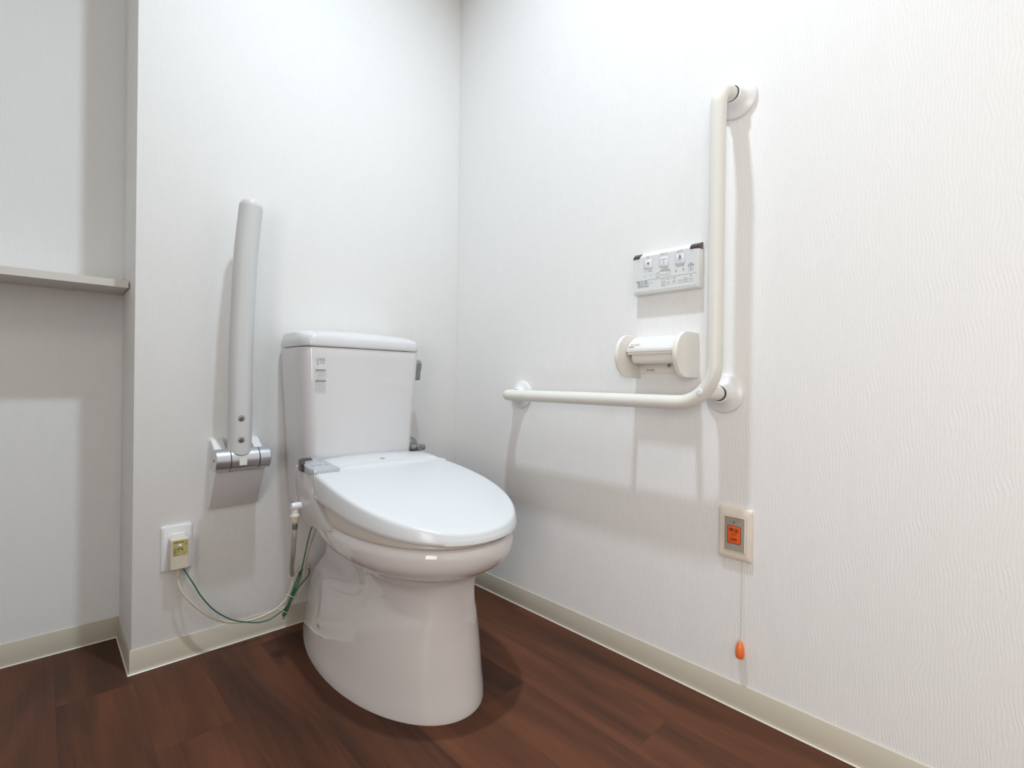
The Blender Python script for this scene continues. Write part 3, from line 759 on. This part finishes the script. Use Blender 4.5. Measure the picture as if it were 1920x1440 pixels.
text(lt, '\u6b62', (FD, -0.8385, 1.0630), RU, RVv, 0.0075)
text(lt, '\u304a\u3057\u308a', (FD, -0.8835, 1.0640), RU, RVv, 0.0075, xs=0.85)
text(lt, '\u30d3\u30c7', (FD, -0.9275, 1.0625), RU, RVv, 0.0075)
text(lt, '\u6d41\u3059', (FD, -0.9590, 1.0570), RU, RVv, 0.0042, mi=1)
text(lt, '\u6d17\u6d44\u5f37\u3055', (FD, -0.8870, 1.0265), RU, RVv, 0.0050)
text(lt, '\u25c0 \u25a0 \u25a0 \u25a0 \u25a0 \u25b6', (FD, -0.8870, 1.0215), RU, RVv, 0.0043)
text(lt, '\u6d17\u6d44\u4f4d\u7f6e', (FD, -0.9275, 1.0265), RU, RVv, 0.0055)
text(lt, '\u4e7e\u71e5', (FD, -0.9560, 1.0275), RU, RVv, 0.0048)
text(lt, '\u25a0\u25aa\u25a0\u25aa\u25a0', (FD, -0.9560, 1.0235), RU, RVv, 0.0040)
text(lt, '\u5f37', (FD, -0.9560, 1.0150), RU, RVv, 0.0052); fr(lt, -0.9500, 1.0195, 0.0120, 0.0090, 0.0005, 1)
text(lt, '\u524d', (FD, -0.9170, 1.0150), RU, RVv, 0.0058); text(lt, '\u5f8c', (FD, -0.9370, 1.0160), RU, RVv, 0.0058)
text(lt, '\u30b3\u30fc\u30b9\u81ea\u52d5', (FD, -0.8390, 1.0265), RU, RVv, 0.0046)
text(lt, '\u5927', (FD, -0.8305, 1.0135), RU, RVv, 0.0055, mi=1); text(lt, '\u5c0f', (FD, -0.8485, 1.0140), RU, RVv, 0.0055, mi=1)
fr(lt, -0.8625, 1.0175, 0.0095, 0.0100, 0.0005, 0); text(lt, '\u2212', (FD, -0.8672, 1.0125), RU, RVv, 0.006)
fr(lt, -0.8920, 1.0185, 0.0110, 0.0105, 0.0005, 1); text(lt, '+', (FD, -0.8975, 1.0130), RU, RVv, 0.006)
stroke(lt, [(-0.873, 1.0110), (-0.891, 1.0112)], 0.0006)
stroke(lt, [(-0.802, 1.0040), (-0.969, 1.0040)], 0.0007, 1)
text(lt, '\u4f7f\u7528\u4e0a\u306e\u6ce8\u610f', (FD, -0.8060, 1.0000), RU, RVv, 0.0052, 'LEFT', mi=2)
for k, s in enumerate(('\u30fb\u4fbf\u5ea7\u306b\u5ea7\u3063\u3066\u4f7f\u7528\u3057\u3066\u304f\u3060', '\u30fb\u4f7f\u7528\u5f8c\u306f\u5fc5\u305a\u6d41\u3057\u3066\u304f', '\u30fb\u96fb\u6c60\u4ea4\u63db\u306e\u969b\u306f\u78ba\u8a8d')):
    text(lt, s, (FD, -0.8060, 0.9955 - k * 0.0040), RU, RVv, 0.0036, 'LEFT', mi=2)
text(lt, '\u304a\u3057\u308a', (FD, -0.8830, 1.0000), RU, RVv, 0.0036); text(lt, '\u25c0\u25aa \u25aa \u25aa \u25aa \u25aa\u25b6', (FD, -0.9040, 0.9985), RU, RVv, 0.0042)
fr(lt, -0.8785, 0.9940, 0.0100, 0.0110, 0.0005, 3); text(lt, '\u6b62', (FD, -0.8835, 0.9885), RU, RVv, 0.0052, mi=3)
for y, s in ((-0.8975, '\u6e29\u6c34'), (-0.9125, '\u4fbf\u5ea7'), (-0.9280, '\u8131\u81ed'), (-0.9425, '\u7bc0\u96fb'), (-0.9570, '\u8a2d\u5b9a')):
    text(lt, s, (FD, y, 0.9905), RU, RVv, 0.0050, mi=1)
    stroke(lt, [(y + .006, 0.9855), (y - .006, 0.9855)], 0.0005, 1)
fr(lt, -0.9365, 0.9955, 0.0120, 0.0105, 0.0004, 1)
text(lt, '\u25cf', (FD, -0.9570, 0.9985), RU, RVv, 0.0040)
text(lt, '\u30ea\u30e2\u30b3\u30f3', (FD, -0.8050, 0.9755), RU, RVv, 0.0036, 'LEFT', mi=1)
text(lt, 'LIXIL', (FD, -0.8050, 1.0570), RU, RVv, 0.0045, 'LEFT', mi=1)
rc.part('lettering', lt, ['print', 'softprint', 'darkprint', 'red'], face)
rd = NB(); quad(rd, (-0.0242, -0.8372, 1.0435), RU, RVv, 0.0048, 0.0052, 0.0003)
rc.part('stop_mark', rd, 'red', face, 'small red square')

# ------------------------------------------------------------------ paper holder
ph = Thing('paper_holder', (0, -0.88, 0.81), 'cream wall paper holder with rounded cheeks below the remote', 'paper holder')
def dshape():
    pts = [(0, 0.752), (-0.056, 0.752)]
    for k in range(1, 16):
        a = -PI / 2 - PI * k / 16
        pts.append((-0.056 + 0.0525 * math.cos(a), 0.807 + 0.055 * math.sin(a)))
    pts += [(-0.056, 0.862), (0, 0.862)]
    return pts
for a, b in ((-0.8080, -0.7980), (-0.9680, -0.9560)):
    ph.part('side_cheek', prism(NB(), dshape(), 'y', a, b, 0.0025, 3), 'holder', angle=40)
ph.part('mounting_plate', box(NB(), -0.0045, 0, -0.958, -0.806, 0.764, 0.858, 0.0008), 'holder')
ph.part('slot', box(NB(), -0.0205, -0.0145, -0.8092, -0.8070, 0.822, 0.853), 'dark')
cvp = []
arcp = [(-0.004, 0.8600), (-0.018, 0.8595), (-0.032, 0.8565), (-0.046, 0.8500), (-0.058, 0.8410), (-0.067, 0.8310), (-0.0725, 0.8235), (-0.0725, 0.8165), (-0.0700, 0.8165), (-0.0665, 0.8225), (-0.0560, 0.8345), (-0.0440, 0.8430), (-0.031, 0.8490), (-0.018, 0.8525), (-0.004, 0.8530)]
cover = ph.part('paper_cover', prism(NB(), arcp, 'y', -0.9545, -0.8095, 0.0008, 1), 'holderlight', angle=40, label='glossy white curved cover')
te = NB(); box(te, -0.0700, -0.0660, -0.9545, -0.8115, 0.8105, 0.8185, 0.0004, 1)
for k in range(46):
    y = -0.9525 + k * 0.00305
    prism(te, [(y, 0.8108), (y + 0.0026, 0.8108), (y + 0.0013, 0.8090)], 'x', -0.0698, -0.0690)
ph.part('tear_edge', te, 'holder', cover)
ct = NB(); 
cu_ = RU; cv_ = Vector((0.010, 0, 0.0116)).normalized()
text(ct, '\u5207\u308a\u53d6\u308a', (-0.0655, -0.8170, 0.8338), RU, Vector((0.009, 0, 0.010)), 0.0075, 'LEFT', th=0.0006)
for k in range(2): quad(ct, (-0.0700 + k * .0016, -0.8125, 0.8275 + k * 0.0020), RU, Vector((0.0055, 0, 0.0075)).normalized(), 0.018, 0.0009, 0.0003)
ph.part('lettering', ct, 'print', cover)
ro = NB()
rp = [(-0.010, 0.850), (-0.050, 0.836), (-0.0645, 0.815), (-0.0650, 0.800), (-0.0610, 0.791), (-0.0530, 0.7875), (-0.020, 0.7875), (-0.010, 0.795)]
prism(ro, rp, 'y', -0.9540, -0.8195, 0.004, 3)
ph.part('roll_core', ro, 'holder', angle=40)
ph.part('screw', lathe(NB(), (-0.0045, -0.8925, 0.7835), (-1, 0, 0), [(0.0045, 0), (0.0045, 0.002), (0.003, 0.003)], 18), 'steel')
hl = NB(); text(hl, 'CF-AA22', (-0.0047, -0.8390, 0.7720), RU, RVv, 0.0062, bold=0.0001)
ph.part('lettering', hl, 'darkprint')

# ------------------------------------------------------------------ call button
cb = Thing('call_button', (0, -1.0625, 0.397), 'cream call switch plate with an orange button and pull cord', 'call button')
cy, cz = -1.0630, 0.3975
pl = NB(); plate(pl, 'R', cy, cz, [(0.0755, 0.1190, 0.006, 0), (0.0755, 0.1190, 0.006, 0.004), (0.0720, 0.1155, 0.006, 0.0075), (0.0680, 0.1115, 0.005, 0.0088), (0.0530, 0.0850, 0.004, 0.0092), (0.0515, 0.0835, 0.004, 0.0080)])
cb.part('plate', pl, 'plate')
fm = NB(); plate(fm, 'R', cy, cz, [(0.0515, 0.0830, 0.003, 0.0075), (0.0515, 0.0830, 0.003, 0.0098), (0.0495, 0.0810, 0.003, 0.0104), (0.0455, 0.0775, 0.002, 0.0104)])
cb.part('inner_frame', fm, 'plate')
ins = NB(); plate(ins, 'R', cy, cz, [(0.0445, 0.0765, 0.0008, 0.0100), (0.0445, 0.0765, 0.0008, 0.0108)])
ip = cb.part('insert', ins, 'greyplate', label='grey insert panel')
ob = NB(); plate(ob, 'R', cy + 0.0005, cz - 0.0015, [(0.0305, 0.0405, 0.003, 0.0106), (0.0305, 0.0405, 0.003, 0.0112)])
cb.part('button_rim', ob, 'brownprint', ip)
ob = NB(); plate(ob, 'R', cy + 0.0005, cz - 0.0015, [(0.0285, 0.0385, 0.0025, 0.0110), (0.0285, 0.0385, 0.0025, 0.0118), (0.0278, 0.0378, 0.002, 0.0120)])
btn = cb.part('push_button', ob, 'orange', label='orange push button')
lt = NB()
text(lt, '\u547c\u51fa', (-0.0121, cy + 0.0005, cz + 0.0082), RU, RVv, 0.0112, bold=0.00022, xs=0.98)
text(lt, 'CALL', (-0.0121, cy + 0.0005, cz - 0.0005), RU, RVv, 0.0050, bold=0.0001)
text(lt, 'PUSH', (-0.0121, cy - 0.0005, cz - 0.0120), RU, RVv, 0.0058, bold=0.00025)
cb.part('lettering', lt, 'brownprint', btn)
mk = NB(); quad(mk, (-0.0109, cy + 0.003, cz + 0.0265), RU, RVv, 0.0042, 0.0016, 0.0004)
cb.part('indicator_lamp', mk, 'dark', ip)
mk = NB(); text(mk, '\u25b8', (-0.0109, cy - 0.0005, cz - 0.0265), RU, RVv, 0.0065)
cb.part('reset_mark', mk, 'white', ip)
lp = NB(); lathe(lp, (-0.0045, cy + 0.003, cz - 0.0585), (0, 0, -1), [(0.0012, 0), (0.0012, 0.005)], 8)
cb.part('reset_pin', lp, 'white')
sy = -1.0800
cord_p = smooth_path([(-0.006, sy, cz - 0.057), (-0.007, sy, 0.27), (-0.009, sy - 0.0008, 0.20), (-0.0105, sy - 0.0002, 0.157)], 5)
cb.part('pull_cord', tube(NB(), cord_p, 0.00085, 8), 'string')
kn = NB(); lathe(kn, (-0.0115, sy, 0.1600), (0, 0, -1), [(0.0022, 0), (0.0046, 0.002), (0.0063, 0.006), (0.0081, 0.012), (0.0094, 0.019), (0.0099, 0.026), (0.0092, 0.0335), (0.0078, 0.0365), (0.005, 0.0378)], 32)
cb.part('pull_knob', kn, 'orangeknob', label='orange egg-shaped pull knob')

# ------------------------------------------------------------------ outlet with breaker plug
oc = Thing('wall_outlet', (-0.899, 0, 0.295), 'white outlet plate low on the back wall under the fold-up arm', 'outlet')
ol = NB(); plate(ol, 'B', -0.8995, 0.2955, [(0.0685, 0.1175, 0.006, 0), (0.0685, 0.1175, 0.006, 0.003), (0.0665, 0.1155, 0.006, 0.0055), (0.0600, 0.1090, 0.005, 0.0075)])
oc.part('plate', ol, 'white')
ol = NB(); plate(ol, 'B', -0.8970, 0.302, [(0.0290, 0.0640, 0.0015, 0.007), (0.0290, 0.0640, 0.0015, 0.0105), (0.028, 0.063, 0.0012, 0.011)])
oc.part('socket_insert', ol, 'white')
bk = Thing('breaker_plug', (-0.898, -0.01, 0.285), 'ivory breaker plug with yellow label and long cord in the outlet', 'plug')
pg = NB(); plate(pg, 'B', -0.8978, 0.2870, [(0.0410, 0.0790, 0.004, 0.0110), (0.0410, 0.0790, 0.004, 0.0340), (0.0390, 0.0770, 0.004, 0.0375), (0.0360, 0.0735, 0.003, 0.0385)])
body = bk.part('plug_body', pg, 'ivory', angle=25)
yl = NB(); plate(yl, 'B', -0.8970, 0.3030, [(0.0330, 0.0390, 0.0008, 0.0384), (0.0330, 0.0390, 0.0008, 0.0389)])
lab = bk.part('label_sticker', yl, 'yellow', body, 'yellow label')
BU = Vector((1, 0, 0)); YP = -0.0390
lt = NB()
text(lt, '\u6f0f\u96fb\u906e\u65ad\u5668', (-0.9120, YP, 0.3175), BU, RVv, 0.0046, 'LEFT')
text(lt, '\u8a66\u9a13', (-0.8848, YP, 0.3110), BU, RVv, 0.0030); text(lt, '\u5165', (-0.8835, YP, 0.3010), BU, RVv, 0.0032)
text(lt, '\u25aa', (-0.8848, YP, 0.3165), BU, RVv, 0.0070); text(lt, '\u25aa', (-0.9100, YP, 0.3085), BU, RVv, 0.0050)
for k, s in enumerate(('\u6f0f\u96fb\u4fdd\u8b77\u30d7\u30e9\u30b0', '100V 15A', '\u611f\u5ea6 6mA', '\u5b9a\u683c', '15mA 0.1')):
    text(lt, s, (-0.9120, YP, 0.3010 - k * 0.0037), BU, RVv, 0.0036, 'LEFT', xs=0.9)
for z in (0.2915, 0.2875): text(lt, '\u30c6\u30b9\u30c8', (-0.8880, YP, z), BU, RVv, 0.0034)
bk.part('lettering', lt, 'darkprint', lab)
bk.part('test_button', lathe(NB(), (-0.8978, -0.0387, 0.3090), (0, -1, 0), [(0.0042, 0), (0.0040, 0.002), (0.0028, 0.0036), (0.0008, 0.0041)], 20), 'white', body, 'round white button')
bk.part('reset_hole', lathe(NB(), (-0.8930, -0.0387, 0.2985), (0, -1, 0), [(0.0019, 0), (0.0019, 0.0004)], 14), 'black', body)
sr = NB(); pr_ = []
for k in range(4):
    z = 0.005 * k
    pr_ += [(0.0085 - k * 0.0009, z), (0.0085 - k * 0.0009, z + 0.003), (0.0060 - k * 0.0006, z + 0.0032), (0.0060 - k * 0.0006, z + 0.0048)]
lathe(sr, (-0.8985, -0.024, 0.2482), (0, 0, -1), pr_, 20); bk.part('strain_relief', sr, 'ivory')
cpath = smooth_path([(-0.8985, -0.024, 0.231), (-0.8985, -0.026, 0.214), (-0.892, -0.032, 0.188), (-0.875, -0.036, 0.160), (-0.851, -0.038, 0.130), (-0.823, -0.040, 0.102), (-0.785, -0.042, 0.079), (-0.730, -0.044, 0.068), (-0.678, -0.046, 0.075), (-0.650, -0.048, 0.090), (-0.632, -0.052, 0.114), (-0.622, -0.054, 0.150), (-0.614, -0.052, 0.178), (-0.602, -0.050, 0.186), (-0.600, -0.056, 0.168), (-0.608, -0.062, 0.140), (-0.626, -0.064, 0.108), (-0.642, -0.064, 0.080), (-0.652, -0.062, 0.058), (-0.648, -0.058, 0.053), (-0.640, -0.058, 0.066), (-0.628, -0.062, 0.096), (-0.604, -0.066, 0.128), (-0.585, -0.070, 0.160), (-0.580, -0.072, 0.182), (-0.586, -0.078, 0.196), (-0.598, -0.084, 0.180), (-0.604, -0.090, 0.172), (-0.606, -0.10, 0.205), (-0.604, -0.12, 0.255), (-0.606, -0.17, 0.32), (-0.618, -0.22, 0.372)], 7)
bk.part('power_cord', tube(NB(), cpath, 0.0033, 12), 'cord')
gw = Thing('earth_wire', (-0.63, -0.06, 0.11), 'thin green earth wire looping from the plug to the toilet', 'wire')
gp_ = smooth_path([(-0.890, -0.026, 0.249), (-0.880, -0.036, 0.228), (-0.866, -0.044, 0.200), (-0.852, -0.047, 0.170), (-0.826, -0.048, 0.130), (-0.800, -0.050, 0.103), (-0.770, -0.050, 0.081), (-0.718, -0.052, 0.060), (-0.684, -0.054, 0.059), (-0.660, -0.058, 0.071), (-0.654, -0.066, 0.078), (-0.645, -0.070, 0.090), (-0.620, -0.070, 0.135), (-0.606, -0.070, 0.170), (-0.610, -0.072, 0.180), (-0.618, -0.072, 0.160), (-0.640, -0.070, 0.100), (-0.654, -0.068, 0.070), (-0.652, -0.072, 0.066), (-0.640, -0.074, 0.090), (-0.620, -0.076, 0.130), (-0.602, -0.078, 0.150), (-0.588, -0.080, 0.166), (-0.585, -0.080, 0.180), (-0.594, -0.080, 0.188), (-0.606, -0.078, 0.184), (-0.616, -0.076, 0.165), (-0.636, -0.073, 0.108), (-0.651, -0.072, 0.072), (-0.6475, -0.074, 0.070), (-0.632, -0.076, 0.110), (-0.612, -0.078, 0.165), (-0.607, -0.085, 0.200), (-0.600, -0.10, 0.265), (-0.601, -0.13, 0.315), (-0.606, -0.17, 0.345), (-0.618, -0.21, 0.375)], 6)
gw.part('green_strand', tube(NB(), gp_, 0.0016, 8), 'green')
for (c0, ax, nm) in (((-0.6285, -0.0665, 0.1140), (0.45, 0, 0.9), 1), ((-0.6500, -0.0665, 0.0780), (0.5, 0, 0.86), 2)):
    tie = NB(); u, v, d = frame_for(ax); ringp = []
    for k in range(25):
        a = 2 * PI * k / 24
        ringp.append(Vector(c0) + u * 0.0145 * math.cos(a) + v * 0.0115 * math.sin(a))
    tube(tie, ringp, 0.0011, 6)
    far = min(ringp, key=lambda p: p.x); tube(tie, [far, far + Vector((-0.006, 0, 0.003))], 0.0020, 6)
    solo('cable_tie', tie, 'ivory', ('thin ivory tie around the middle of the coiled wires' if nm == 1 else 'ivory tie around the lower end of the coiled wires'), 'cable tie', c0)
